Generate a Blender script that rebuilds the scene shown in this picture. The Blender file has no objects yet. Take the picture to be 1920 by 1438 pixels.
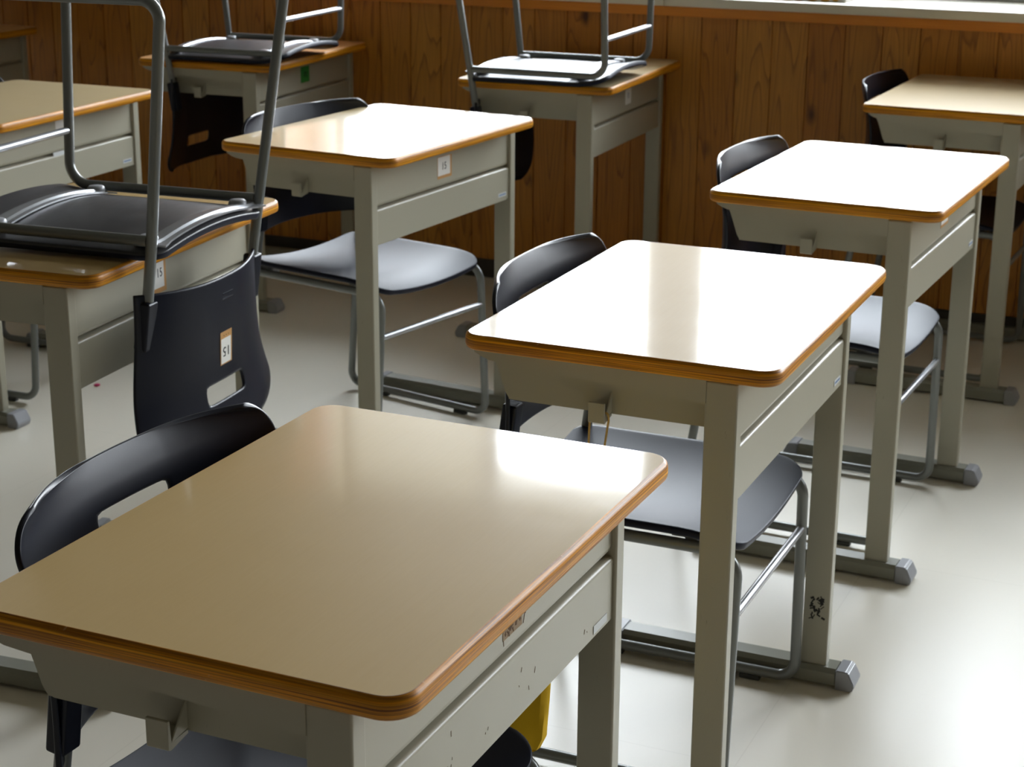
import bpy, bmesh, math, random
from mathutils import Vector, Matrix
D = bpy.data
scene = bpy.context.scene
C = scene.collection
R = math.radians
HD = 0.735                     # desk height
SH = 0.430                     # seat height

# ------------------------------------------------------------------ camera
cam = D.cameras.new('camera'); cam_o = D.objects.new('camera', cam); C.objects.link(cam_o)
cam.sensor_width = 36.0; cam.lens = 3355.8 / 1920 * 36.0
cam.clip_start = 0.05; cam.clip_end = 200
PITCH, ROLL = 0.30366, -0.006505
cam_o.matrix_world = (Matrix.Translation((0, 0, 1.4053)) @ Matrix.Rotation(math.pi/2 - PITCH, 4, 'X')
                      @ Matrix.Rotation(-ROLL, 4, 'Z'))
cam.dof.use_dof = True; cam.dof.focus_distance = 1.95; cam.dof.aperture_fstop = 17
scene.camera = cam_o

# ------------------------------------------------------------------ colour management
vs = scene.view_settings
vs.view_transform = 'Standard'; vs.look = 'None'; vs.gamma = 1.0; vs.use_curve_mapping = False
vs.exposure = 1.05
scene.cycles.use_denoising = True
scene.cycles.max_bounces = 10; scene.cycles.diffuse_bounces = 6; scene.cycles.glossy_bounces = 5
scene.cycles.transparent_max_bounces = 12
scene.cycles.sample_clamp_indirect = 8.0

# ------------------------------------------------------------------ world: bright overcast sky
w = D.worlds.new('overcast_sky'); scene.world = w; w.use_nodes = True
nt = w.node_tree; nt.nodes.clear()
geo = nt.nodes.new('ShaderNodeTexCoord'); sep = nt.nodes.new('ShaderNodeSeparateXYZ')
ramp = nt.nodes.new('ShaderNodeValToRGB'); bg = nt.nodes.new('ShaderNodeBackground'); out = nt.nodes.new('ShaderNodeOutputWorld')
nt.links.new(geo.outputs['Generated'], sep.inputs[0]); nt.links.new(sep.outputs['Z'], ramp.inputs[0])
nt.links.new(ramp.outputs[0], bg.inputs[0]); nt.links.new(bg.outputs[0], out.inputs[0])
ramp.color_ramp.elements[0].position = 0.0; ramp.color_ramp.elements[0].color = (0.30, 0.31, 0.27, 1)
ramp.color_ramp.elements[1].position = 0.04; ramp.color_ramp.elements[1].color = (0.97, 0.98, 1.05, 1)
e = ramp.color_ramp.elements.new(1.0); e.color = (0.88, 0.95, 1.05, 1)
SKY = 10.4
bg.inputs[1].default_value = SKY

# ------------------------------------------------------------------ room frame
ANG = R(-24.0)
T2 = Vector((math.cos(ANG), math.sin(ANG), 0)); N2 = Vector((-math.sin(ANG), math.cos(ANG), 0))
WALLN = 5.12
def RP(t, d, z):
    """room point: t along the window wall, d metres into the room from it (negative = outward)"""
    return T2 * (t - 2.4925) + N2 * (WALLN - d) + Vector((0, 0, z))
ROOM = Matrix.Translation(RP(0, 0, 0)) @ Matrix.Rotation(ANG, 4, 'Z')     # local x = t, y = outward, z = up

# window daylight portals (sampling guides in the window openings)
UNITS = [(-0.60, 0.585), (0.725, 1.90), (2.10, 3.25), (3.45, 4.60), (4.80, 5.95), (-3.50, -2.35), (-4.85, -3.70)]  # last two units are unseen windows added to brighten the left side
WZ0, WZ1 = 0.955, 2.42
for a_, b_ in UNITS:
    ld = D.lights.new('window_portal', 'AREA'); ld.shape = 'RECTANGLE'; ld.size = b_ - a_; ld.size_y = WZ1 - WZ0
    ld.cycles.is_portal = True
    lo = D.objects.new('window_portal', ld); C.objects.link(lo)
    lo.matrix_world = Matrix.Translation(RP((a_ + b_) / 2, -0.34, (WZ0 + WZ1) / 2)) @ Matrix.Rotation(ANG, 4, 'Z') @ Matrix.Rotation(R(-90), 4, 'X')

# ------------------------------------------------------------------ material helpers
def mat(name, col, rough=0.5, metal=0.0, spec=0.5, coat=0.0):
    m = D.materials.new(name); m.use_nodes = True
    b = m.node_tree.nodes['Principled BSDF']
    b.inputs['Base Color'].default_value = (*col, 1); b.inputs['Roughness'].default_value = rough
    b.inputs['Metallic'].default_value = metal; b.inputs['Specular IOR Level'].default_value = spec
    b.inputs['Coat Weight'].default_value = coat
    return m
def nodes(m): return m.node_tree.nodes, m.node_tree.links, m.node_tree.nodes['Principled BSDF']
def srgb(r, g, b):
    f = lambda c: (c/255/12.92) if c/255 <= 0.04045 else ((c/255+0.055)/1.055)**2.4
    return (f(r), f(g), f(b))
def coords(m, scale=(1, 1, 1), kind='Object'):
    n, l, b = nodes(m)
    tc = n.new('ShaderNodeTexCoord'); mp = n.new('ShaderNodeMapping'); mp.inputs['Scale'].default_value = scale
    l.new(tc.outputs[kind], mp.inputs[0]); return mp.outputs[0]
def noise(m, vec, scale, detail=3, rough=0.55):
    n, l, b = nodes(m); t = n.new('ShaderNodeTexNoise'); t.inputs['Scale'].default_value = scale
    t.inputs['Detail'].default_value = detail; t.inputs['Roughness'].default_value = rough
    l.new(vec, t.inputs['Vector']); return t.outputs['Fac']
def ramp_(m, fac, stops):
    n, l, b = nodes(m); r = n.new('ShaderNodeValToRGB'); l.new(fac, r.inputs[0])
    els = r.color_ramp.elements
    els[0].position, els[0].color = stops[0][0], (*stops[0][1], 1)
    els[1].position, els[1].color = stops[-1][0], (*stops[-1][1], 1)
    for p_, c_ in stops[1:-1]:
        e_ = els.new(p_); e_.color = (*c_, 1)
    return r.outputs[0]
def mix(m, fac, a, b_, mode='MIX'):
    n, l, b = nodes(m); x = n.new('ShaderNodeMix'); x.data_type = 'RGBA'; x.blend_type = mode
    for sock, v in ((x.inputs[0], fac), (x.inputs[6], a), (x.inputs[7], b_)):
        if isinstance(v, (int, float)): sock.default_value = v
        elif isinstance(v, tuple): sock.default_value = (*v, 1)
        else: l.new(v, sock)
    return x.outputs[2]
def math_(m, op, a, b_=None, c_=None):
    n, l, b = nodes(m); x = n.new('ShaderNodeMath'); x.operation = op
    for i, v in enumerate((a, b_, c_)):
        if v is None: continue
        if isinstance(v, (int, float)): x.inputs[i].default_value = v
        else: l.new(v, x.inputs[i])
    return x.outputs[0]
def bump(m, h, strength, dist=0.001):
    n, l, b = nodes(m); x = n.new('ShaderNodeBump'); x.inputs['Strength'].default_value = strength
    x.inputs['Distance'].default_value = dist; l.new(h, x.inputs['Height']); l.new(x.outputs[0], b.inputs['Normal'])
def setc(m, sock, v):
    n, l, b = nodes(m); l.new(v, b.inputs[sock])

# ---- laminate desk top
def laminate(name, c1, c2, rough):
    m = mat(name, c1, 0.45, spec=0.06, coat=0.80)
    v = coords(m, (1, 1, 1)); v2 = coords(m, (60, 2.5, 1))
    g = noise(m, v2, 6, 4); s = noise(m, v, 9, 3)
    setc(m, 'Base Color', mix(m, math_(m, 'MULTIPLY', math_(m, 'ADD', g, s), 0.5), c1, c2))
    sc_ = noise(m, coords(m, (3, 40, 1)), 9, 6, 0.7)
    sm = noise(m, v, 14, 4)
    setc(m, 'Coat Roughness', math_(m, 'ADD', math_(m, 'MULTIPLY', sc_, 0.06), math_(m, 'ADD', math_(m, 'MULTIPLY', sm, 0.06), rough - 0.06)))
    bump(m, noise(m, v, 30, 2), 0.03, 0.0006)
    return m
M_top = laminate('cream_laminate', srgb(204, 172, 114), srgb(214, 184, 130), 0.08)
M_top_orange = laminate('orange_wood_laminate', srgb(232, 172, 112), srgb(240, 186, 130), 0.30)
M_top_lit = laminate('brighter_lit_laminate', srgb(222, 197, 152), srgb(230, 208, 166), 0.12)  # same cream laminate, lightened to paint stronger daylight onto the farther desks
# ---- plywood edge
M_ply = mat('plywood_edge', (0.35, 0.16, 0.03), 0.42, spec=0.4)
_st = noise(M_ply, coords(M_ply, (1.2, 1.2, 150)), 2.0, 2, 0.6)
_pc = ramp_(M_ply, _st, [(0.32, srgb(120, 68, 1)), (0.44, srgb(236, 156, 8)), (0.52, srgb(150, 90, 2)), (0.66, srgb(250, 174, 16))])
_ch = noise(M_ply, coords(M_ply, (1, 1, 1)), 55, 5, 0.7)
setc(M_ply, 'Base Color', mix(M_ply, ramp_(M_ply, _ch, [(0.66, (0, 0, 0)), (0.73, (1, 1, 1))]), _pc, srgb(214, 168, 110)))
bump(M_ply, _ch, 0.3, 0.001)
# ---- painted steel
M_steel = mat('grey_beige_painted_steel', srgb(172, 168, 150), 0.38)
bump(M_steel, noise(M_steel, coords(M_steel), 700, 2), 0.06, 0.0005)
_sc = noise(M_steel, coords(M_steel, (30, 30, 6)), 5, 6, 0.75)
setc(M_steel, 'Base Color', mix(M_steel, ramp_(M_steel, _sc, [(0.66, (0, 0, 0)), (0.74, (1, 1, 1))]), srgb(172, 168, 150), srgb(128, 124, 110)))
M_foot = mat('foot_steel', srgb(140, 140, 128), 0.35)
M_cap = mat('grey_plastic_cap', srgb(158, 160, 166), 0.35)
M_glide = mat('dark_rubber_glide', srgb(60, 62, 62), 0.6)
M_tube = mat('grey_enamel_tube', srgb(124, 127, 126), 0.28, metal=0.25)
M_bar = mat('light_grey_channel', srgb(176, 178, 182), 0.25, metal=0.5)
M_shell = mat('charcoal_navy_plastic', srgb(12, 16, 32), 0.34, spec=0.34)
bump(M_shell, noise(M_shell, coords(M_shell), 900, 2), 0.10, 0.0004)
M_seat = mat('satin_navy_seat_plastic', srgb(14, 18, 36), 0.46, spec=0.30)
M_seat.node_tree.nodes['Principled BSDF'].inputs['Specular Tint'].default_value = (0.90, 0.92, 1.0, 1)
bump(M_seat, noise(M_seat, coords(M_seat), 900, 2), 0.10, 0.0004)
M_under = mat('scuffed_charcoal_plastic', srgb(46, 47, 52), 0.45)
_u = noise(M_under, coords(M_under, (1, 3, 1)), 14, 5, 0.7)
setc(M_under, 'Base Color', mix(M_under, _u, srgb(34, 35, 42), srgb(78, 76, 76)))
setc(M_under, 'Roughness', math_(M_under, 'ADD', math_(M_under, 'MULTIPLY', _u, 0.25), 0.28))
M_paper = mat('white_paper', srgb(232, 230, 224), 0.7)
M_tape = mat('aged_tape_edge', srgb(196, 146, 84), 0.5)
M_ink = mat('black_ink', srgb(30, 30, 30), 0.6)
M_green = mat('green_sticker', srgb(20, 130, 48), 0.5)
M_faint = mat('faded_print', srgb(176, 176, 178), 0.6)
M_darkgreen = mat('dark_green_print', srgb(8, 44, 26), 0.6)
M_blue = mat('blue_print', srgb(90, 120, 165), 0.5)
M_label = mat('pale_maker_label', srgb(205, 208, 208), 0.45)
M_worn = mat('worn_tape_residue', srgb(150, 126, 96), 0.7)
M_brown = mat('brown_residue', srgb(96, 70, 44), 0.8)
M_black = mat('black_smudge', srgb(26, 24, 20), 0.6)
M_yellow = mat('mustard_cloth', srgb(232, 186, 4), 0.8)
bump(M_yellow, noise(M_yellow, coords(M_yellow), 500, 2), 0.3, 0.0006)
M_cord = mat('tan_cord', srgb(200, 164, 92), 0.7)
M_pink = mat('pink_eraser', srgb(235, 60, 130), 0.6)
M_ochre = mat('ochre_trim', srgb(196, 150, 60), 0.7)

# ------------------------------------------------------------------ mesh helpers
def link(name, bm, mats, parent=None, smooth=True, wn=True):
    me = D.meshes.new(name); bmesh.ops.recalc_face_normals(bm, faces=bm.faces); bm.to_mesh(me); bm.free()
    if not isinstance(mats, (list, tuple)): mats = [mats]
    for m in mats: me.materials.append(m)
    if smooth:
        for p in me.polygons: p.use_smooth = True
        me.set_sharp_from_angle(angle=R(38))
    o = D.objects.new(name, me); C.objects.link(o)
    if smooth and wn:
        wm = o.modifiers.new('weighted_normals', 'WEIGHTED_NORMAL'); wm.keep_sharp = True; wm.weight = 80
    if parent: o.parent = parent
    return o
def box(bm, x0, x1, y0, y1, z0, z1, bev=0.0, M=None, mi=0):
    g = bmesh.ops.create_cube(bm, size=1)
    vs_ = g['verts']
    bmesh.ops.transform(bm, matrix=Matrix.Translation(((x0+x1)/2, (y0+y1)/2, (z0+z1)/2)) @ Matrix.Diagonal((abs(x1-x0), abs(y1-y0), abs(z1-z0), 1)), verts=vs_)
    fs = list({f for v in vs_ for f in v.link_faces})
    if mi:
        for f in fs: f.material_index = mi
    if bev > 0:
        es = list({e_ for v in vs_ for e_ in v.link_edges})
        r = bmesh.ops.bevel(bm, geom=es, offset=bev, segments=3, profile=0.5, affect='EDGES')
        vs_ = list({v for f in r['faces'] for v in f.verts} | {v for v in vs_ if v.is_valid})
    if M is not None: bmesh.ops.transform(bm, matrix=M, verts=vs_)
def prism(bm, poly, h0, h1, axis='Y', mi=0):
    """extrude polygon of (a, b) pairs: axis Y -> (a, h, b); X -> (h, a, b); Z -> (a, b, h)"""
    def P(a, b, h):
        return {'Y': (a, h, b), 'X': (h, a, b), 'Z': (a, b, h)}[axis]
    v0 = [bm.verts.new(P(a, b, h0)) for a, b in poly]; v1 = [bm.verts.new(P(a, b, h1)) for a, b in poly]
    n = len(poly)
    fs = [bm.faces.new(v0), bm.faces.new(v1[::-1])]
    for i in range(n): fs.append(bm.faces.new((v0[i], v0[(i+1) % n], v1[(i+1) % n], v1[i])))
    for f in fs: f.material_index = mi
def fillet(pts, rads, n=7):
    """round the corners of a polyline"""
    pts = [Vector(p) for p in pts]; out_ = [pts[0]]
    for i in range(1, len(pts)-1):
        p, a, b = pts[i], (pts[i-1]-pts[i]).normalized(), (pts[i+1]-pts[i]).normalized()
        r = rads[i] if isinstance(rads, (list, tuple)) else rads
        if r <= 0: out_.append(p); continue
        ang = a.angle(b); t = r / math.tan(ang/2)
        s, e_ = p + a*t, p + b*t
        c = p + (a+b).normalized() * (r / math.sin(ang/2))
        for k in range(n+1):
            f = k/n; q = s.lerp(e_, f)
            out_.append(c + (q-c).normalized()*r)
    out_.append(pts[-1]); return out_
def tube(bm, pts, r, seg=14, cap=True, sx=1.0):
    pts = [Vector(p) for p in pts]; rings = []
    t0 = (pts[1]-pts[0]).normalized()
    up = Vector((0, 0, 1)) if abs(t0.z) < 0.9 else Vector((1, 0, 0))
    nrm = t0.cross(up).normalized()
    for i, p in enumerate(pts):
        if i == 0: t = t0
        elif i == len(pts)-1: t = (pts[i]-pts[i-1]).normalized()
        else: t = ((pts[i]-pts[i-1]).normalized() + (pts[i+1]-pts[i]).normalized()).normalized()
        nrm = (nrm - t*nrm.dot(t)).normalized(); bi = t.cross(nrm)
        rings.append([bm.verts.new(p + (nrm*math.cos(2*math.pi*k/seg) + bi*math.sin(2*math.pi*k/seg)*sx)*r) for k in range(seg)])
    for a, b in zip(rings[:-1], rings[1:]):
        for k in range(seg): bm.faces.new((a[k], a[(k+1) % seg], b[(k+1) % seg], b[k]))
    if cap: bm.faces.new(rings[0][::-1]); bm.faces.new(rings[-1])
def lathe(bm, prof, c, seg=20, M=None):
    rings = []; new = []
    for r, z in prof:
        ring = [bm.verts.new((c[0]+r*math.cos(2*math.pi*k/seg), c[1]+r*math.sin(2*math.pi*k/seg), c[2]+z)) for k in range(seg)]
        rings.append(ring); new += ring
    for a, b in zip(rings[:-1], rings[1:]):
        for k in range(seg): bm.faces.new((a[k], a[(k+1) % seg], b[(k+1) % seg], b[k]))
    bm.faces.new(rings[0][::-1]); bm.faces.new(rings[-1])
    if M is not None: bmesh.ops.transform(bm, matrix=M, verts=new)
_fonts = {}
def text_bm(txt, size, M):
    """lettering as real thin geometry, centred on the origin of M (x right, y up, z out)"""
    cu = D.curves.new('txt', 'FONT'); cu.body = txt; cu.size = size; cu.extrude = 0.0002
    cu.align_x = 'CENTER'; cu.align_y = 'CENTER'; cu.resolution_u = 3; cu.space_character = 1.15
    o = D.objects.new('txt', cu); C.objects.link(o)
    dg = bpy.context.evaluated_depsgraph_get(); me = D.meshes.new_from_object(o.evaluated_get(dg))
    bm = bmesh.new(); bm.from_mesh(me); bmesh.ops.transform(bm, matrix=M, verts=bm.verts)
    D.objects.remove(o); D.curves.remove(cu); D.meshes.remove(me)
    return bm
def thing(name, label, cat, M, group=None):
    o = D.objects.new(name, None); C.objects.link(o); o.empty_display_size = 0.05
    o.matrix_world = M; o['label'] = label; o['category'] = cat
    if group: o['group'] = group
    return o
def tag(o, label, cat, group=None, kind=None):
    o['label'] = label; o['category'] = cat
    if group: o['group'] = group
    if kind: o['kind'] = kind
    return o
def struct(name, bm, mats, smooth=False, M=None):
    o = link(name, bm, mats, smooth=smooth); o['kind'] = 'structure'
    if M is not None: o.matrix_world = M
    return o
def dup(root, M, label, group=None, skip=()):
    r = root.copy(); C.objects.link(r); r.matrix_world = M; r['label'] = label
    if group: r['group'] = group
    for ch in list(root.children):
        if ch.name.split('.')[0] in skip: continue
        c = ch.copy(); C.objects.link(c); c.parent = r
        for g in list(ch.children):
            d = g.copy(); C.objects.link(d); d.parent = c
    return r

# ------------------------------------------------------------------ room materials
M_wood = mat('stained_pine_boards', (0.3, 0.12, 0.03), 0.42)
def build_wood():
    m = M_wood; n, l, b = nodes(m)
    tc = n.new('ShaderNodeTexCoord'); sp = n.new('ShaderNodeSeparateXYZ'); l.new(tc.outputs['Object'], sp.inputs[0])
    x = sp.outputs[0]; z = sp.outputs[2]
    pid = math_(m, 'FLOOR', math_(m, 'DIVIDE', math_(m, 'SUBTRACT', x, 0.712), 0.1075))
    wn = n.new('ShaderNodeTexWhiteNoise'); wn.noise_dimensions = '1D'; l.new(pid, wn.inputs['W'])
    rnd = wn.outputs['Value']
    # cathedral grain: distorted rings far stretched along z, with an offset per board
    cx = n.new('ShaderNodeCombineXYZ')
    l.new(math_(m, 'ADD', x, math_(m, 'MULTIPLY', rnd, 7.0)), cx.inputs[0])
    l.new(math_(m, 'MULTIPLY', rnd, 3.0), cx.inputs[1])
    l.new(math_(m, 'MULTIPLY', z, 0.10), cx.inputs[2])
    n1 = noise(m, cx.outputs[0], 14, 1.5, 0.4)
    rings = math_(m, 'FRACT', math_(m, 'MULTIPLY', n1, 13.0))
    c2 = n.new('ShaderNodeCombineXYZ')
    l.new(x, c2.inputs[0]); l.new(math_(m, 'MULTIPLY', rnd, 9.0), c2.inputs[1]); l.new(math_(m, 'MULTIPLY', z, 0.03), c2.inputs[2])
    n2 = noise(m, c2.outputs[0], 260, 3, 0.6)
    # knots
    c3 = n.new('ShaderNodeCombineXYZ')
    l.new(math_(m, 'ADD', x, math_(m, 'MULTIPLY', rnd, 0.7)), c3.inputs[0]); l.new(math_(m, 'MULTIPLY', rnd, 5.0), c3.inputs[1]); l.new(math_(m, 'MULTIPLY', z, 0.55), c3.inputs[2])
    vo = n.new('ShaderNodeTexVoronoi'); vo.inputs['Scale'].default_value = 8.0; l.new(c3.outputs[0], vo.inputs['Vector'])
    kn = ramp_(m, vo.outputs['Distance'], [(0.04, (1, 1, 1)), (0.09, (0.5, 0.5, 0.5)), (0.17, (0, 0, 0))])
    tone = mix(m, rnd, srgb(214, 138, 44), srgb(232, 162, 62))
    c = mix(m, ramp_(m, rings, [(0.0, (0, 0, 0)), (0.75, (0.15, 0.15, 0.15)), (0.93, (0.62, 0.62, 0.62)), (1.0, (0.1, 0.1, 0.1))]), tone, srgb(128, 70, 20))
    c = mix(m, math_(m, 'MULTIPLY', n2, 0.62), c, srgb(104, 54, 16))
    c = mix(m, math_(m, 'MULTIPLY', kn, 0.85), c, srgb(58, 26, 10))
    # board seams
    fr = math_(m, 'FRACT', math_(m, 'DIVIDE', math_(m, 'SUBTRACT', x, 0.712), 0.1075))
    l.new(c, b.inputs['Base Color'])
    l.new(math_(m, 'ADD', math_(m, 'MULTIPLY', n2, 0.15), 0.36), b.inputs['Roughness'])
build_wood()
M_rail = mat('orange_pine_rail', srgb(168, 100, 34), 0.38)
_r = noise(M_rail, coords(M_rail, (1.5, 40, 60)), 5, 4)
setc(M_rail, 'Base Color', mix(M_rail, _r, srgb(206, 120, 28), srgb(230, 148, 48)))
M_plaster = mat('cream_wall_paint', srgb(138, 130, 114), 0.8)
M_front = mat('brown_locker_wall', srgb(74, 62, 48), 0.8)
M_ceiling = mat('white_ceiling_board', srgb(136, 132, 124), 0.9)
M_sill = mat('pale_sill_board', srgb(228, 222, 206), 0.35)
M_alu = mat('grey_aluminium_frame', srgb(200, 202, 204), 0.35, metal=0.6)
M_base = mat('dark_vinyl_skirting', srgb(58, 52, 46), 0.45)
M_added_eave = mat('added_eave_concrete', srgb(170, 168, 162), 0.9)
M_floor = mat('cream_vinyl_floor', srgb(226, 218, 196), 0.25, spec=0.36)
def build_floor():
    m = M_floor; n, l, b = nodes(m)
    v = coords(m)
    a = noise(m, v, 1.3, 4); f = noise(m, v, 38, 4)
    c = mix(m, a, srgb(234, 227, 212), srgb(241, 236, 224))
    sp = ramp_(m, noise(m, v, 120, 2), [(0.76, (0, 0, 0)), (0.82, (1, 1, 1))])
    c = mix(m, math_(m, 'MULTIPLY', sp, 0.0), c, srgb(150, 140, 120))
    # faint tile joints every 0.45 m
    s = n.new('ShaderNodeSeparateXYZ'); l.new(v, s.inputs[0])
    def joint(o):
        fr = math_(m, 'FRACT', math_(m, 'DIVIDE', o, 0.9)); return math_(m, 'LESS_THAN', fr, 0.0022)
    j = math_(m, 'MAXIMUM', joint(s.outputs[0]), joint(s.outputs[1]))
    c = mix(m, math_(m, 'MULTIPLY', j, 0.10), c, srgb(150, 140, 120))
    l.new(c, b.inputs['Base Color'])
    l.new(math_(m, 'ADD', math_(m, 'MULTIPLY', f, 0.02), math_(m, 'ADD', math_(m, 'MULTIPLY', a, 0.08), 0.26)), b.inputs['Roughness'])
    bump(m, noise(m, v, 7, 1, 0.5), 0.05, 0.0010)
build_floor()
M_glass = D.materials.new('window_glass'); M_glass.use_nodes = True
def build_glass():
    n = M_glass.node_tree.nodes; l = M_glass.node_tree.links; n.clear()
    o = n.new('ShaderNodeOutputMaterial'); tr = n.new('ShaderNodeBsdfTransparent'); gl = n.new('ShaderNodeBsdfGlossy')
    gl.inputs['Roughness'].default_value = 0.02; fr = n.new('ShaderNodeFresnel'); fr.inputs[0].default_value = 1.3
    mx = n.new('ShaderNodeMixShader'); l.new(fr.outputs[0], mx.inputs[0]); l.new(tr.outputs[0], mx.inputs[1]); l.new(gl.outputs[0], mx.inputs[2])
    tr.inputs[0].default_value = (0.96, 0.98, 0.97, 1); l.new(mx.outputs[0], o.inputs[0])
build_glass()

M_dim_blind = D.materials.new('added_dimming_blind'); M_dim_blind.use_nodes = True  # translucent sheet added only to dim the upper part of one window
def build_dim_blind():
    n = M_dim_blind.node_tree.nodes; l = M_dim_blind.node_tree.links; n.clear()
    o = n.new('ShaderNodeOutputMaterial'); tr = n.new('ShaderNodeBsdfTranslucent'); df = n.new('ShaderNodeBsdfDiffuse')
    tr.inputs[0].default_value = (0.80, 0.78, 0.72, 1); df.inputs[0].default_value = (0.6, 0.57, 0.5, 1)
    mx = n.new('ShaderNodeMixShader'); mx.inputs[0].default_value = 0.5; l.new(tr.outputs[0], mx.inputs[1]); l.new(df.outputs[0], mx.inputs[2])
    l.new(mx.outputs[0], o.inputs[0])
build_dim_blind()

# ------------------------------------------------------------------ room shell (local: x = t, y = outward, z)
T0, T1, DEPTH, H = -5.2, 6.3, 7.0, 3.0
bm = bmesh.new(); box(bm, T0, T1, -DEPTH, 0.42, -0.12, 0.0); struct('floor', bm, M_floor, M=ROOM)
bm = bmesh.new(); box(bm, T0, T1, -DEPTH, 0.42, H, H+0.1); struct('ceiling', bm, M_ceiling, M=ROOM)
bm = bmesh.new(); box(bm, T0-0.1, T0, -DEPTH, 0.42, 0, H); struct('wall_left', bm, M_plaster, M=ROOM)
bm = bmesh.new(); box(bm, T1, T1+0.1, -DEPTH, 0.42, 0, H); struct('wall_right', bm, M_plaster, M=ROOM)
bm = bmesh.new(); box(bm, T0, T1, -DEPTH-0.1, -DEPTH, 0, H); struct('wall_front', bm, M_front, M=ROOM)
# wainscot wall under the windows, boards with V joints
bm = bmesh.new()
p = 0.1075; g = 0.0022; k0 = int((T0-0.712)/p)-1
poly = [(T0, 0.40), (T0, 0.0)]
x = 0.712 + k0*p
while x < T1:
    if x > T0+0.01: poly += [(x-g, 0.0), (x-g*0.5, 0.005), (x+g*0.5, 0.005), (x+g, 0.0)]
    x += p
poly += [(T1, 0.0), (T1, 0.40)]
v0 = [bm.verts.new((a, b, 0.0)) for a, b in poly]; v1 = [bm.verts.new((a, b, 0.885)) for a, b in poly]
for i in range(len(poly)): bm.faces.new((v0[i], v0[(i+1) % len(poly)], v1[(i+1) % len(poly)], v1[i]))
bm.faces.new(v1)
struct('wall_back', bm, M_wood, M=ROOM)
bm = bmesh.new(); box(bm, T0, T1, -0.014, -0.0005, 0.862, 0.8905, 0.002); struct('trim_1', bm, M_rail, M=ROOM)
bm = bmesh.new(); box(bm, T0, T1, -0.011, -0.0005, 0.0, 0.06, 0.002); struct('baseboard_back', bm, M_base, M=ROOM)
# sill boards, one joint where the photo shows it
bm = bmesh.new(); box(bm, -0.66, 0.705, -0.022, 0.335, 0.891, 0.918, 0.002); box(bm, 0.7065, T1, -0.022, 0.335, 0.891, 0.918, 0.002); box(bm, -4.85, -2.35, -0.022, 0.335, 0.891, 0.918, 0.002)
struct('trim_2', bm, M_sill, M=ROOM)
# upper window wall: masonry either side, posts between units, lintel
bm = bmesh.new()
box(bm, -2.35, -0.66, 0.0, 0.42, 0.892, H); box(bm, T0, -4.85, 0.0, 0.42, 0.892, H); box(bm, -3.70, -3.50, 0.0, 0.42, 0.9185, H)
for a, b in ((-3.50, -2.35), (-4.85, -3.70)):
    box(bm, a, b, 0.30, 0.42, WZ1+0.04, H); box(bm, a, b, 0.335, 0.42, 0.80, 0.918)
box(bm, -0.66, T1, 0.30, 0.42, WZ1+0.04, H)
box(bm, -0.66, T1, 0.335, 0.42, 0.80, 0.918)
for a, b in zip([u[1] for u in UNITS[:5]], [u[0] for u in UNITS[1:5]] + [T1]):
    box(bm, a+0.005, b-0.005, 0.27, 0.42, 0.9185, WZ1+0.04)
struct('wall_above_sill', bm, M_plaster, M=ROOM)
# wooden pillar casing left of the windows
bm = bmesh.new(); box(bm, -1.05, -0.64, -0.012, -0.0005, 0.892, 2.36, 0.003); box(bm, -0.655, -0.645, 0.0, 0.29, 0.9185, 2.36)
struct('trim_3', bm, M_rail, M=ROOM)
for i, (a, b) in enumerate(UNITS):  # the far left pair is added for extra daylight, out of view
    bm = bmesh.new(); c = (a+b)/2; y0, y1 = 0.32, 0.36
    box(bm, a, b, y0-0.02, y1+0.02, 0.918, WZ0); box(bm, a, b, y0-0.02, y1+0.02, WZ1, WZ1+0.04)
    for x0, x1 in ((a, a+0.03), (b-0.03, b)): box(bm, x0, x1, y0-0.015, y1+0.015, WZ0, WZ1)
    box(bm, c-0.024, c+0.024, y0, y1, WZ0, WZ1)
    for x0, x1, yy in ((a+0.03, c-0.02, 0.33), (c+0.02, b-0.03, 0.35)):
        box(bm, x0, x1, yy-0.012, yy+0.012, WZ0, WZ0+0.045); box(bm, x0, x1, yy-0.012, yy+0.012, WZ1-0.045, WZ1)
        box(bm, x0, x1, yy-0.002, yy+0.002, WZ0+0.045, WZ1-0.045, mi=1)
    if i == 0:                            # two unseen blinds, added to dim the window reflection on the nearest desktop
        for xa, xb_, drop in ((a+0.01, c-0.01, 1.90), (c+0.01, b-0.01, 2.24)):
            box(bm, xa, xb_, 0.299, 0.300, drop, WZ1+0.03, mi=2); box(bm, xa, xb_, 0.293, 0.305, drop-0.012, drop)
    struct('window_%d' % (i+1), bm, [M_alu, M_glass, M_dim_blind], M=ROOM)
# unseen eave slab, added outside to block high sky and dim desktop reflections
bm = bmesh.new(); box(bm, T0, T1+2, 0.42, 0.9, 2.62, 2.78); struct('added_eave', bm, M_added_eave, M=ROOM)

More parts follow.
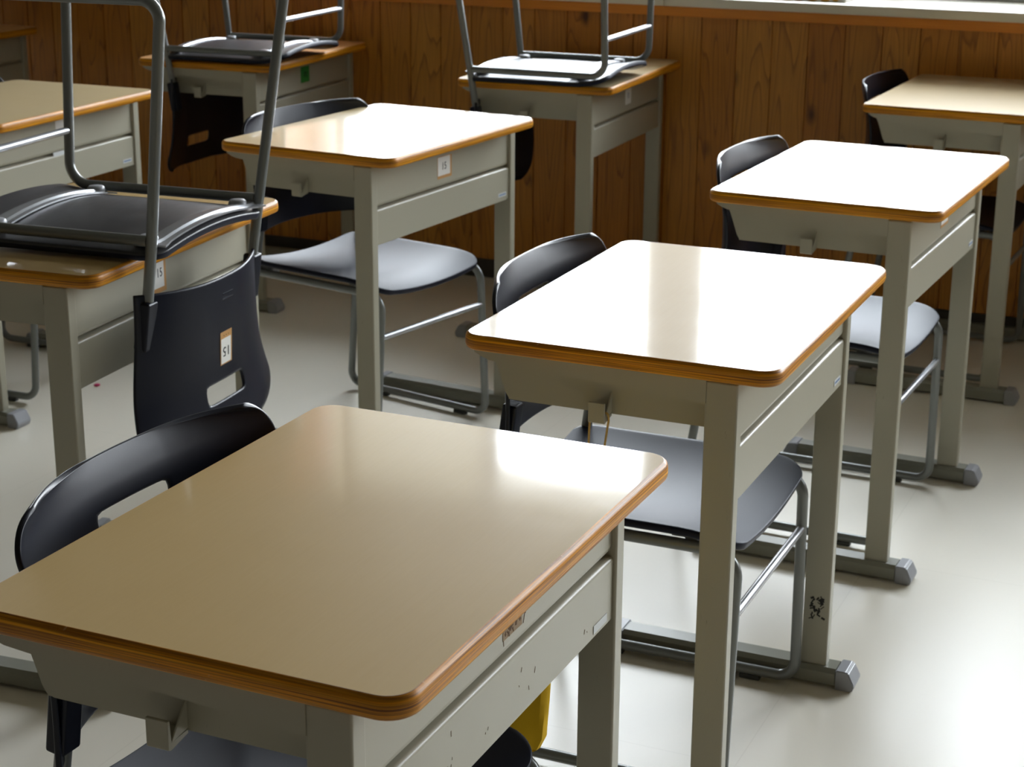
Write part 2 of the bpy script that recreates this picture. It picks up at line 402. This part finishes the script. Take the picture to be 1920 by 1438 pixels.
# ------------------------------------------------------------------ desk builder (local x = s-0.225, y = 0.325-l, z up from floor)
def S(s): return s - 0.225
def L(l): return 0.325 - l
def rrect(w, h, r, n=8):
    pts = []
    for cx, cy, a0 in ((w-r, h-r, 0), (-w+r, h-r, 90), (-w+r, -h+r, 180), (w-r, -h+r, 270)):
        for k in range(n+1):
            a = R(a0 + 90*k/n); pts.append((cx+r*math.cos(a), cy+r*math.sin(a)))
    return pts
def tabletop_bm(th=0.022):
    bm = bmesh.new(); prof = [(0.0052, 0.0), (0.0040, -0.0006), (0.0014, -0.0028), (0.0003, -0.006), (0.0, -0.010), (0.0, -th+0.006), (0.0012, -th+0.002), (0.004, -th)]
    rings = []
    for o, z in prof:
        rings.append([bm.verts.new((x, y, HD+z)) for x, y in rrect(0.2262-o, 0.3262-o, 0.030-o)])
    n = len(rings[0])
    for a, b in zip(rings[:-1], rings[1:]):
        for k in range(n): bm.faces.new((a[k], a[(k+1) % n], b[(k+1) % n], b[k])).material_index = 1
    bm.faces.new(rings[0]).material_index = 0; bm.faces.new(rings[-1][::-1]).material_index = 1
    return bm
def make_desk(top_mat):
    t = thing('school_desk', 'x', 'desk', Matrix.Identity(4), 'school desks in rows')
    top = link('tabletop', tabletop_bm(), [top_mat, M_ply], t)
    zt = HD - 0.0222
    for l0, l1, sgn in ((0.009, 0.033, 1), (0.617, 0.641, -1)):
        bm = bmesh.new(); box(bm, S(0.053), S(0.098), L(l1), L(l0), 0.030, zt-0.002, 0.003); link('leg', bm, M_steel, t)
        # bracket rail under the top (curved lower edge, inward flange)
        lo = l0-0.001 if sgn > 0 else l1-0.001
        pl = [(S(0.432), zt), (S(0.430), zt-0.004), (S(0.420), zt-0.009), (S(0.408), zt-0.013), (S(0.380), zt-0.0155), (S(0.0965), zt-0.033), (S(0.0965), zt)]
        bm = bmesh.new(); prism(bm, pl, L(lo), L(lo+0.002)); pl2 = [(a, b) for a, b in pl[:-1]]
        for (a, b), (c, d) in zip(pl2[:-1], pl2[1:]):
            y0, y1 = L(lo), L(lo + (0.036 if sgn > 0 else -0.036))
            q = [bm.verts.new(v) for v in ((a, y0, b), (c, y0, d), (c, y1, d), (a, y1, b))]; bm.faces.new(q)
        link('bracket_rail', bm, M_steel, t)
        # foot bar with two end caps
        lc = 0.021 if sgn > 0 else 0.629
        pf = [(-0.024, 0.007), (0.024, 0.007), (0.024, 0.028), (0.017, 0.035), (-0.017, 0.035), (-0.024, 0.028)]
        bm = bmesh.new(); prism(bm, [(L(lc)+a, b) for a, b in pf], S(0.034), S(0.418), axis='X')
        foot = link('foot', bm, M_foot, t, smooth=False)
        bm = bmesh.new(); box(bm, S(0.06), S(0.395), L(lc)-0.015, L(lc)+0.015, 0.0035, 0.0068); link('underside_strip', bm, M_bar, foot)
        for s0, s1 in ((0.033, 0.0), (0.419, 0.452)):
            bm = bmesh.new(); d = 1 if s1 > s0 else -1
            pc = [(S(s0), 0.0), (S(s0), 0.0358), (S(s0+d*0.018), 0.0358), (S(s0+d*0.022), 0.034), (S(s1), 0.012), (S(s1-d*0.004), 0.0)]
            prism(bm, pc, L(lc)-0.0255, L(lc)+0.0255); bmesh.ops.bevel(bm, geom=bm.edges[:], offset=0.0018, segments=2, affect='EDGES')
            link('end_cap', bm, M_cap, foot, smooth=False)
    # front panels: recessed upper, lower with bright rolled lip
    bm = bmesh.new(); prism(bm, [(S(0.0600), zt), (S(0.0600), HD-0.107), (S(0.0615), HD-0.112), (S(0.068), HD-0.116), (S(0.074), HD-0.117), (S(0.074), HD-0.119), (S(0.077), HD-0.119), (S(0.077), zt)], L(0.0335), L(0.6165))
    link('upper_panel', bm, M_steel, t, smooth=False)
    bm = bmesh.new(); prism(bm, [(S(0.074), HD-0.1195), (S(0.0625), HD-0.1195), (S(0.0595), HD-0.1205), (S(0.0580), HD-0.1225), (S(0.0575), HD-0.125), (S(0.0575), HD-0.196), (S(0.059), HD-0.198), (S(0.069), HD-0.198), (S(0.069), HD-0.186), (S(0.0705), HD-0.186), (S(0.0705), HD-0.122), (S(0.074), HD-0.122)], L(0.0335), L(0.6165))
    link('lower_panel', bm, M_steel, t)
    # book tray, open toward the pupil
    bm = bmesh.new(); wt = 0.0012
    side = [(S(0.428), zt), (S(0.415), HD-0.050), (S(0.4005), HD-0.091), (S(0.396), HD-0.098), (S(0.388), HD-0.101), (S(0.076), HD-0.101), (S(0.076), zt)]
    for ll in (0.047, 0.603): prism(bm, side, L(ll-wt/2), L(ll+wt/2))
    box(bm, S(0.076), S(0.390), L(0.6024), L(0.0476), HD-0.1012, HD-0.1000)
    box(bm, S(0.389), S(0.396), L(0.6024), L(0.0476), HD-0.101, HD-0.092)
    link('book_tray', bm, M_steel, t, smooth=False)
    # bag hooks, one either side
    for d, l0 in ((1, 0.047), (-1, 0.603)):
        bm = bmesh.new(); lo = l0 - d*0.032
        prism(bm, [(L(lo), HD-0.078), (L(lo+d*0.004), HD-0.078), (L(lo+d*0.004), HD-0.101), (L(lo+d*0.031), HD-0.0985), (L(lo+d*0.031), HD-0.1035), (L(lo+d*0.004), HD-0.108), (L(lo), HD-0.106)], S(0.2405), S(0.2640), axis='X')
        prism(bm, [(L(lo+d*0.004), HD-0.101), (L(lo+d*0.031), HD-0.0985), (L(lo+d*0.031), HD-0.068)], S(0.2405), S(0.2425), axis='X')
        bmesh.ops.bevel(bm, geom=bm.edges[:], offset=0.0007, segments=1, affect='EDGES')
        link('bag_hook', bm, M_steel, t)
    return t
def DM(x, y, a):
    """desk matrix from its front corner and the angle of its short axis"""
    a = R(a); e1 = Vector((math.cos(a), math.sin(a), 0)); e2 = Vector((math.sin(a), -math.cos(a), 0))
    c = Vector((x, y, 0)) + e1*0.225 + e2*0.325
    return Matrix.Translation(c) @ Matrix.Rotation(a, 4, 'Z')
def on_desk(M, s, l, z): return M @ Vector((S(s), L(l), z))

DESKS = {
 'F': ((-0.0847, 1.2841, 155.83), 'large cream-topped school desk nearest the camera, bottom left, with scratched grey front panel'),
 'M': ((0.3388, 2.1866, 156.24), 'school desk in the middle whose white glaring top shows a wide pale grey stripe'),
 'R': ((0.7755, 3.1915, 154.19), 'school desk right of centre with white glaring top, directly behind the middle desk'),
 'S': ((1.2808, 4.3208, 154.59), 'cream-topped school desk cut off by the right edge of the photo, by the wood wall'),
 'L': ((-0.6466, 2.6706, 160.47), 'school desk at the left with an upturned chair on it and number 15 label'),
 'C': ((-0.2575, 3.6933, 151.24), 'school desk with a 15 label on its panel and a pale shining seat beneath'),
 'B': ((0.2549, 4.7649, 157.83), 'school desk against the wood wall with upturned chair on its cream top'),
 'A': ((-1.1886, 4.0900, 156.93), 'cream-topped school desk at the left edge of the photo behind the upturned chair'),
 'D': ((-0.7010, 5.1675, 158.56), 'school desk with orange wood top and green sticker carrying an upturned chair'),
 'E': ((-1.8707, 5.5567, 156.24), 'farthest school desk at the top left corner, only its brown right end in view'),
}
DMAT = {k: DM(*v[0]) for k, v in DESKS.items()}
protos = {}
def put_desk(k, tm):
    if tm.name in protos:
        t = dup(protos[tm.name], DMAT[k], DESKS[k][1])
    else:
        t = make_desk(tm); t.matrix_world = DMAT[k]; t['label'] = DESKS[k][1]; protos[tm.name] = t
    return t
desk = {}
for k in ('F', 'M', 'L'): desk[k] = put_desk(k, M_top)
for k in ('S', 'R', 'C', 'A', 'B'): desk[k] = put_desk(k, M_top_lit)
for k in ('D', 'E'): desk[k] = put_desk(k, M_top_orange)

# ---- stickers on the front panels: panel faces local -x
PANEL = lambda l, z, sx=0.0598: Matrix.Translation((S(sx), L(l), HD+z)) @ Matrix(((0, 0, -1, 0), (-1, 0, 0, 0), (0, 1, 0, 0), (0, 0, 0, 1)))
def rect(bm, w, h, M, z=0.0, th=0.0004, mi=0):
    box(bm, -w/2, w/2, -h/2, h/2, z, z+th, M=M, mi=mi)
def sticker(par, l, z, w, h, txt, vertical=False, backing=True, paper=None, ink=None, size=0.02, off=(0, 0)):
    M = PANEL(l, z); bm = bmesh.new()
    if backing: rect(bm, w, h, M, 0, 0.0003, 1); rect(bm, w*0.86, h*0.84, M @ Matrix.Translation((-w*0.05, h*0.06, 0)), 0.0003, 0.0003, 0)
    else: rect(bm, w, h, M, 0, 0.0005, 0)
    st = link('number_sticker', bm, [paper or M_paper, M_tape], par, smooth=False)
    if txt:
        bt = text_bm(txt, size, M @ Matrix.Translation((off[0], off[1], 0.0008)) @ Matrix.Rotation(R(-90) if vertical else 0, 4, 'Z') @ Matrix.Scale(0.8, 4, (1, 0, 0)))
        link('printed_number', bt, ink or M_ink, st, smooth=False)
def faint_mark(par, l, z, w, m):
    bm = bmesh.new(); M = PANEL(l, z)
    rect(bm, w*0.3, 0.016, M @ Matrix.Translation((-w*0.3, 0, 0)), 0.0007, 0.0002)
    rect(bm, w*0.35, 0.007, M @ Matrix.Translation((w*0.15, 0.004, 0)), 0.0007, 0.0002); rect(bm, w*0.25, 0.009, M @ Matrix.Translation((w*0.25, -0.005, 0)), 0.0007, 0.0002)
    link('faint_print', bm, m, par, smooth=False)
def maker_label(par, l0=0.565, l1=0.604, z=-0.1815, m=None):
    M = PANEL((l0+l1)/2, z, 0.0572); bm = bmesh.new(); rect(bm, l1-l0, 0.010, M, 0, 0.0004, 0)
    if m is None: rect(bm, (l1-l0)*0.8, 0.003, M, 0.0004, 0.0002, 1)
    link('maker_label', bm, [m or M_label, M_blue], par, smooth=False)
sticker(desk['L'], 0.288, -0.070, 0.062, 0.062, '15', size=0.022, off=(0.009, 0.003))
sticker(desk['C'], 0.321, -0.072, 0.062, 0.050, '15', size=0.024, off=(-0.003, 0.002))
sticker(desk['B'], 0.332, -0.068, 0.050, 0.046, '', backing=False)
faint_mark(desk['B'], 0.332, -0.066, 0.020, M_faint)
sticker(desk['R'], 0.320, -0.070, 0.066, 0.044, '')
faint_mark(desk['R'], 0.322, -0.062, 0.020, M_faint)
sticker(desk['D'], 0.325, -0.066, 0.055, 0.048, '', backing=False, paper=M_green)
faint_mark(desk['D'], 0.328, -0.066, 0.022, M_darkgreen)
sticker(desk['A'], 0.320, -0.056, 0.046, 0.040, '', backing=False)
bm = bmesh.new(); rect(bm, 0.045, 0.010, PANEL(0.300, -0.1165, 0.0570), 0, 0.0004); rect(bm, 0.020, 0.010, PANEL(0.334, -0.1165, 0.0570), 0, 0.0005, mi=1)
link('tape_strip', bm, [M_label, M_yellow], desk['A'], smooth=False)
for k in 'CLMRASD': maker_label(desk[k])
maker_label(desk['F'], 0.560, 0.600, -0.187, M_label)
# worn tape residue, scratches and brown marks on the nearest desk panel
random.seed(4)
bm = bmesh.new(); M = PANEL(0.345, -0.0925)
rect(bm, 0.046, 0.011, M, 0, 0.0003, 0)
for i in range(16):
    a = random.uniform(-0.021, 0.021); rect(bm, random.uniform(0.001, 0.004), random.uniform(0.001, 0.005), M @ Matrix.Translation((a, random.uniform(-0.0045, 0.0045), 0)) @ Matrix.Rotation(random.uniform(0, 3), 4, 'Z'), 0.0003, 0.0002, 1)
link('tape_residue', bm, [M_worn, M_brown], desk['F'], smooth=False)
for (l_, z_, w_, h_, an) in ((0.376, -0.078, 0.0010, 0.012, -12), (0.374, -0.092, 0.0012, 0.014, -20), (0.379, -0.086, 0.0010, 0.009, -35), (0.324, -0.098, 0.0008, 0.012, 3)):
    bm = bmesh.new(); rect(bm, w_, h_, PANEL(l_, z_) @ Matrix.Rotation(R(an), 4, 'Z'), 0, 0.0002)
    link('scratch', bm, M_brown, desk['F'], smooth=False)
for i in range(16):
    l_ = random.choice([random.gauss(0.20, 0.035), random.uniform(0.06, 0.55)]); z_ = -0.13 - random.random()*0.055
    bm = bmesh.new()
    rect(bm, random.uniform(0.0005, 0.0012), random.uniform(0.002, 0.007), PANEL(l_, z_, 0.0574) @ Matrix.Rotation(random.uniform(-0.5, 0.5), 4, 'Z'), 0, 0.0002)
    link('brown_scuff', bm, M_brown, desk['F'], smooth=False)
# black smudge on the far leg of the middle desk (faces the camera side, local +y)
bm = bmesh.new()
LEGF = lambda s, z: Matrix.Translation((S(s), L(0.617)+0.0001, z)) @ Matrix(((-1, 0, 0, 0), (0, 0, 1, 0), (0, 1, 0, 0), (0, 0, 0, 1)))
for i in range(30):
    M = LEGF(0.073 + random.uniform(-0.010, 0.012), 0.137 + random.uniform(-0.018, 0.020)) @ Matrix.Rotation(random.uniform(0, 3), 4, 'Z')
    rect(bm, random.uniform(0.003, 0.010), random.uniform(0.0015, 0.004), M, 0, 0.0002 + i*0.00001)
link('black_smudge', bm, M_black, desk['M'], smooth=False)

# ------------------------------------------------------------------ chair builder (front = +y, origin on the floor)
HW = 0.1825
def seat_z(x, y):
    u = max(-1, min(1, x/0.195))
    z = SH - 0.004 - 0.027*(1-u*u)*(0.55+0.45*math.cos(max(-1, min(1, y/0.2))*1.2)) 
    if y > 0.105: z -= 0.016*((y-0.105)/0.1)**2
    if y < -0.13: z += 0.006*((-0.13-y)/0.06)**2
    return min(z, SH - 0.0005)
def seat_bm():
    bm = bmesh.new(); nx, ny = 28, 26; x0, y0, y1, r = 0.195, -0.195, 0.206, 0.045
    vs_ = {}
    for j in range(ny+1):
        y = y0 + (y1-y0)*(0.5-0.5*math.cos(math.pi*j/ny))
        hw = x0
        for yc, sg in ((y0+r, -1), (y1-r, 1)):
            if (y-yc)*sg > 0: hw = x0 - r + math.sqrt(max(0, r*r-(y-yc)**2))
        for i in range(nx+1):
            x = hw*math.sin(math.pi*(i/nx-0.5)) * 0.35 + hw*(2*i/nx-1)*0.65
            vs_[i, j] = bm.verts.new((x, y, seat_z(x, y)))
    for j in range(ny):
        for i in range(nx): bm.faces.new((vs_[i, j], vs_[i+1, j], vs_[i+1, j+1], vs_[i, j+1]))
    return bm
BZ0, BZ1 = 0.480, 0.757
def back_pt(u, z):
    """u in [-1,1]; z height. returns the front face of the backrest shell"""
    f = (z-BZ0)/(BZ1-BZ0)
    w_ = 0.203 + 0.024*max(0, min(1, (f-0.25)/0.6))**1.3
    r = 0.045
    if z > BZ1-r: w_ -= r - math.sqrt(max(0, r*r-(z-BZ1+r)**2))
    ye = -0.154 - 0.004*math.cos(f*3) - 0.030*max(0, (f-0.45)/0.55)**2
    yc = ye - 0.050 + 0.008*f
    return Vector((u*w_, yc + (ye-yc)*abs(u)**2.5, z))
def back_bm():
    bm = bmesh.new()
    us = [-1, -0.985, -0.95, -0.88, -0.76, -0.62, -0.46, -0.345, -0.30, -0.285, -0.2, -0.07, 0.07, 0.2, 0.285, 0.30, 0.345, 0.46, 0.62, 0.76, 0.88, 0.95, 0.985, 1]
    zs = [0.0, 0.012, 0.05, 0.1, 0.2, 0.32, 0.45, 0.56, 0.64, 0.665, 0.685, 0.74, 0.80, 0.812, 0.835, 0.862, 0.885, 0.91, 0.935, 0.957, 0.975, 0.989, 0.997, 1.0]
    V = {}
    for j, f in enumerate(zs):
        for i, u in enumerate(us):
            z = BZ0 + f*(BZ1-BZ0)
            # lower edge arches up toward the middle, upper edge crowned
            z += 0.010*(1-u*u)*(1-f)**2 + 0.003*(1-u*u)*f**2
            q = back_pt(u, BZ0 + f*(BZ1-BZ0)); q.z = z
            V[i, j] = bm.verts.new(q)
    for j in range(len(zs)-1):
        for i in range(len(us)-1):
            if us[i] >= -0.29 and us[i+1] <= 0.29 and zs[j] >= 0.68 and zs[j+1] <= 0.805: continue
            bm.faces.new((V[i, j], V[i+1, j], V[i+1, j+1], V[i, j+1]))
    return bm
def shell_mods(o, th, off):
    m = o.modifiers.new('thickness', 'SOLIDIFY'); m.thickness = th; m.offset = off; m.use_even_offset = True
    s = o.modifiers.new('smooth', 'SUBSURF'); s.levels = 1; s.render_levels = 1
def rail_z(y): return 0.3885
def make_chair(label):
    t = thing('school_chair', label, 'chair', Matrix.Identity(4), 'charcoal school chairs')
    o = link('seat', seat_bm(), [M_seat, M_under], t, wn=False); o.data.set_sharp_from_angle(angle=R(80)); 
    m = o.modifiers.new('thickness', 'SOLIDIFY'); m.thickness = 0.013; m.offset = -1; m.material_offset = 1; m.material_offset_rim = 0
    s = o.modifiers.new('smooth', 'SUBSURF'); s.levels = 1; s.render_levels = 1
    o = link('backrest', back_bm(), M_shell, t, wn=False); o.data.set_sharp_from_angle(angle=R(80)); shell_mods(o, 0.0065, 0)
    for sx in (-1, 1):
        xb = sx*HW; RZ = 0.3945
        pts = [(sx*(HW-0.006), -0.1585, 0.572), (xb, -0.185, RZ), (sx*(HW+0.026), -0.238, 0.0165), (sx*(HW+0.026), 0.198, 0.0165), (xb, 0.200, RZ), (xb, -0.178, RZ)]
        path = fillet(pts, [0, 0, 0.030, 0.032, 0.040, 0], 9)
        bm = bmesh.new(); tube(bm, path, 0.0092, 14); link('side_frame', bm, M_tube, t, wn=False)
        # sleeve that carries the backrest on the tube
        bm = bmesh.new(); y_ = -0.1585-0.004
        prof = [(0.0125, -0.040), (0.0135, -0.034), (0.0135, 0.036), (0.0125, 0.041)]
        box(bm, -0.014, 0.016, -0.0135, 0.0105, -0.040, 0.042, 0.004, M=Matrix.Translation((sx*(HW-0.003), -0.163, 0.533)) @ Matrix.Rotation(R(-8), 4, 'X') @ Matrix.Scale(sx, 4, Vector((1, 0, 0))))
        link('backrest_sleeve', bm, M_shell, t)
        for yy in (-0.13, 0.12):
            bm = bmesh.new(); box(bm, sx*(HW+0.026)-0.0075, sx*(HW+0.026)+0.0075, yy-0.018, yy+0.018, 0.0, 0.0095, 0.002)
            link('floor_glide', bm, M_glide, t)
    bm = bmesh.new(); tube(bm, [(-HW-0.006, 0.200, 0.298), (HW+0.006, 0.200, 0.298)], 0.0070, 12); link('front_rung', bm, M_bar, t)
    for yy, wd in ((0.125, 0.040), (-0.174, 0.040)):
        bm = bmesh.new(); n = 20; rows = []
        for i in range(n+1):
            x = -0.172 + 0.344*i/n
            z = min(seat_z(x, yy) - 0.0150, 0.405)
            e_ = 1.0 + 0.5*max(0, abs(x)/0.172-0.8)/0.2
            prof = [(-wd/2*e_, 0), (-wd/2*e_, -0.003), (-wd/4, -0.003), (-wd/6, -0.0065), (wd/6, -0.0065), (wd/4, -0.003), (wd/2*e_, -0.003), (wd/2*e_, 0)]
            rows.append([bm.verts.new((x, yy+a, z+b)) for a, b in prof])
        for a, b in zip(rows[:-1], rows[1:]):
            for k in range(8): bm.faces.new((a[k], a[(k+1) % 8], b[(k+1) % 8], b[k]))
        bm.faces.new(rows[0]); bm.faces.new(rows[-1][::-1])
        cb = link('cross_bar', bm, M_bar, t)
        for sx in (-1, 1):
            bm = bmesh.new(); zz = min(seat_z(sx*0.152, yy) - 0.0150, 0.405)
            lathe(bm, [(0.016, -0.001), (0.016, -0.007), (0.0152, -0.0105), (0.0125, -0.013), (0.006, -0.014)][::-1], (sx*0.150, yy+(0.014 if yy < 0 else 0), zz), 18)
            link('bumper', bm, M_cap, cb)
    return t
def CM_floor(dk, s=0.283, l=0.385, rot=0):
    p_ = on_desk(DMAT[dk], s, l, 0); a = DESKS[dk][0][2]
    return Matrix.Translation(p_) @ Matrix.Rotation(R(a+90+rot), 4, 'Z')
def CM_inv(dk, s, l, facing, rot=0):
    p_ = on_desk(DMAT[dk], s, l, HD + SH + 0.0003); a = DESKS[dk][0][2]
    return Matrix.Translation(p_) @ Matrix.Rotation(R(a-90+rot if facing > 0 else a+90+rot), 4, 'Z') @ Matrix.Rotation(math.pi, 4, 'Y')
chairs = [
 (CM_floor('F', 0.314, 0.350, -1.5), 'charcoal school chair pushed under the nearest desk, its long black backrest arc beyond the tabletop'),
 (CM_floor('M', 0.297, 0.380), 'charcoal school chair pushed under the middle desk, handle slot visible left of the tabletop'),
 (CM_floor('R', 0.299, 0.352), 'charcoal school chair with glaring white seat pushed under the desk right of centre'),
 (CM_floor('S', 0.299, 0.352), 'dark school chair pushed under the desk at the right edge, against the wood wall'),
 (CM_floor('C', 0.292, 0.346, -7), 'school chair with pale lavender-grey shining seat under the desk labelled 15'),
 (CM_floor('A', 0.283, 0.385), 'school chair at the left edge, only a piece of its floor runner showing'),
 (CM_inv('L', 0.143, 0.293, 1), 'large upturned charcoal chair at left, backrest hanging in front with a 15 sticker'),
 (CM_inv('B', 0.195, 0.125, -1), 'upturned chair on the desk at the wood wall near the centre, silver legs upward'),
 (CM_inv('D', 0.150, 0.170, -1), 'upturned chair on the orange-topped desk, its black backrest hanging behind against the boards'),
]
ch0 = None; ch = []
for M, lab in chairs:
    if ch0 is None: ch0 = make_chair(lab); ch0.matrix_world = M; ch.append(ch0)
    else: ch.append(dup(ch0, M, lab))
# sticker and moulded mark on the outer side of the hanging backrest
def on_back(x, z):
    """frame on the outer face of the backrest: x to the viewer's right, y up, z outward"""
    u = x/0.205; p_ = back_pt(u, z); dz = (back_pt(u, z+0.01)-back_pt(u, z-0.01)).normalized(); dx = (back_pt(u+0.02, z)-back_pt(u-0.02, z)).normalized()
    ax = -dx; az = ax.cross(dz).normalized(); az = az if az.y < 0 else -az; ax = dz.cross(az).normalized()
    m_ = Matrix((ax, dz, az)).transposed().to_4x4()
    return Matrix.Translation(p_ + az*0.0042) @ m_
def back_sticker(par):
    M0 = on_back(-0.006, 0.616)
    bm = bmesh.new(); rect(bm, 0.040, 0.058, M0, 0, 0.0004, 1); rect(bm, 0.034, 0.044, M0 @ Matrix.Translation((0.001, 0.005, 0)), 0.0004, 0.0003, 0)
    for i in range(3): rect(bm, 0.0016, 0.0016, M0 @ Matrix.Translation((-0.008+i*0.008, -0.022, 0)), 0.0004, 0.0004, 2)
    st = link('number_sticker', bm, [M_paper, M_tape, M_brown], par, smooth=False)
    link('printed_number', text_bm('15', 0.024, M0 @ Matrix.Translation((0, 0.006, 0.0009))), M_ink, st, smooth=False)
back_sticker(ch[6])
bm = bmesh.new(); M0 = on_back(-0.01, 0.525)
rect(bm, 0.036, 0.002, M0 @ Matrix.Translation((0, 0.005, 0)), 0, 0.0008); rect(bm, 0.036, 0.002, M0 @ Matrix.Translation((0, -0.005, 0)), 0, 0.0008)
link('moulded_mark', bm, M_shell, ch[6], smooth=False)

# ------------------------------------------------------------------ small things
# yellow bag hanging from the far hook of the nearest desk
MF = DMAT['F']
t = thing('cloth_bag', 'mustard yellow cloth bag hanging under the far side of the nearest desk', 'bag', MF @ Matrix.Translation((S(0.255), L(0.66), 0)))
bm = bmesh.new()
zt_, zb_, hw_, th_ = HD-0.150, HD-0.425, 0.116, 0.022
nz, na = 16, 28; rows = []
for j in range(nz+1):
    f = j/nz; z = zb_ + (zt_-zb_)*f
    w_ = hw_ * (0.84 + 0.16*f) * (1 if f > 0.12 else math.sqrt(max(0.02, 1-((0.12-f)/0.12)**2*0.55)))
    d_ = th_ * (1.0 - 0.55*f) * (1 if f > 0.1 else 0.45+5.5*f)
    rows.append([bm.verts.new((w_*math.copysign(abs(math.cos(a))**0.6, math.cos(a)), d_*math.copysign(abs(math.sin(a))**0.8, math.sin(a)) + 0.003*math.sin(9*a+f*6), z)) for a in [2*math.pi*k/na for k in range(na)]])
for a, b in zip(rows[:-1], rows[1:]):
    for k in range(na): bm.faces.new((a[k], a[(k+1) % na], b[(k+1) % na], b[k]))
bm.faces.new(rows[0][::-1]); bm.faces.new(rows[-1])
link('bag_body', bm, M_yellow, t)
bm = bmesh.new()
tube(bm, fillet([(-0.06, 0, zt_-0.01), (-0.03, 0.012, HD-0.106), (0.0, 0.026, HD-0.0955), (0.03, 0.012, HD-0.106), (0.06, 0, zt_-0.01)], 0.01, 4), 0.0035, 8)
link('bag_strap', bm, M_yellow, t)
# tan cord loop on the near hook of the middle desk
MM = DMAT['M']
bm = bmesh.new(); zc = HD-0.1045
pts = [(S(0.268), L(0.030), HD-0.150), (S(0.266), L(0.028), zc), (S(0.266), L(0.025), HD-0.094), (S(0.252), L(0.025), HD-0.092), (S(0.2385), L(0.025), HD-0.094), (S(0.2385), L(0.028), zc), (S(0.246), L(0.030), HD-0.155), (S(0.257), L(0.031), HD-0.200), (S(0.268), L(0.030), HD-0.150)]
tube(bm, fillet(pts, 0.004, 4), 0.0016, 8)
o = link('cord_loop', bm, M_cord); o.matrix_world = MM; tag(o, 'thin tan cord looped over the side hook of the middle desk', 'cord')
# pink eraser crumb on the floor
bm = bmesh.new(); bmesh.ops.create_icosphere(bm, subdivisions=2, radius=0.006)
for v in bm.verts: v.co.x *= 1.4; v.co.z = (v.co.z+0.006)*0.6; v.co.y += 0.2*v.co.x
o = link('eraser_piece', bm, M_pink); o.location = (-1.079, 4.438, 0); tag(o, 'tiny bright pink eraser piece on the floor behind the left desk', 'eraser')
# white lace-edged paper on the sill
W = ROOM
t = thing('lace_mat', 'white mat with ochre trim lying on the windowsill at the top edge', 'mat', ROOM @ Matrix.Translation((1.07, 0.10, 0.918)))
bm = bmesh.new(); box(bm, -0.155, 0.165, -0.060, 0.16, 0.0002, 0.012, 0.003); link('mat_body', bm, M_paper, t)
random.seed(8)
for i in range(9):
    bm = bmesh.new(); x = -0.148 + i*0.036 + random.uniform(-0.006, 0.006); r = random.choice([0.006, 0.009, 0.013])
    bmesh.ops.create_icosphere(bm, subdivisions=2, radius=r)
    for v in bm.verts: v.co = Vector((x + v.co.x*1.5, -0.062 + v.co.y*0.5, 0.0065 + max(-0.0062, v.co.z*0.75)))
    link('ochre_tuft', bm, M_ochre, t)
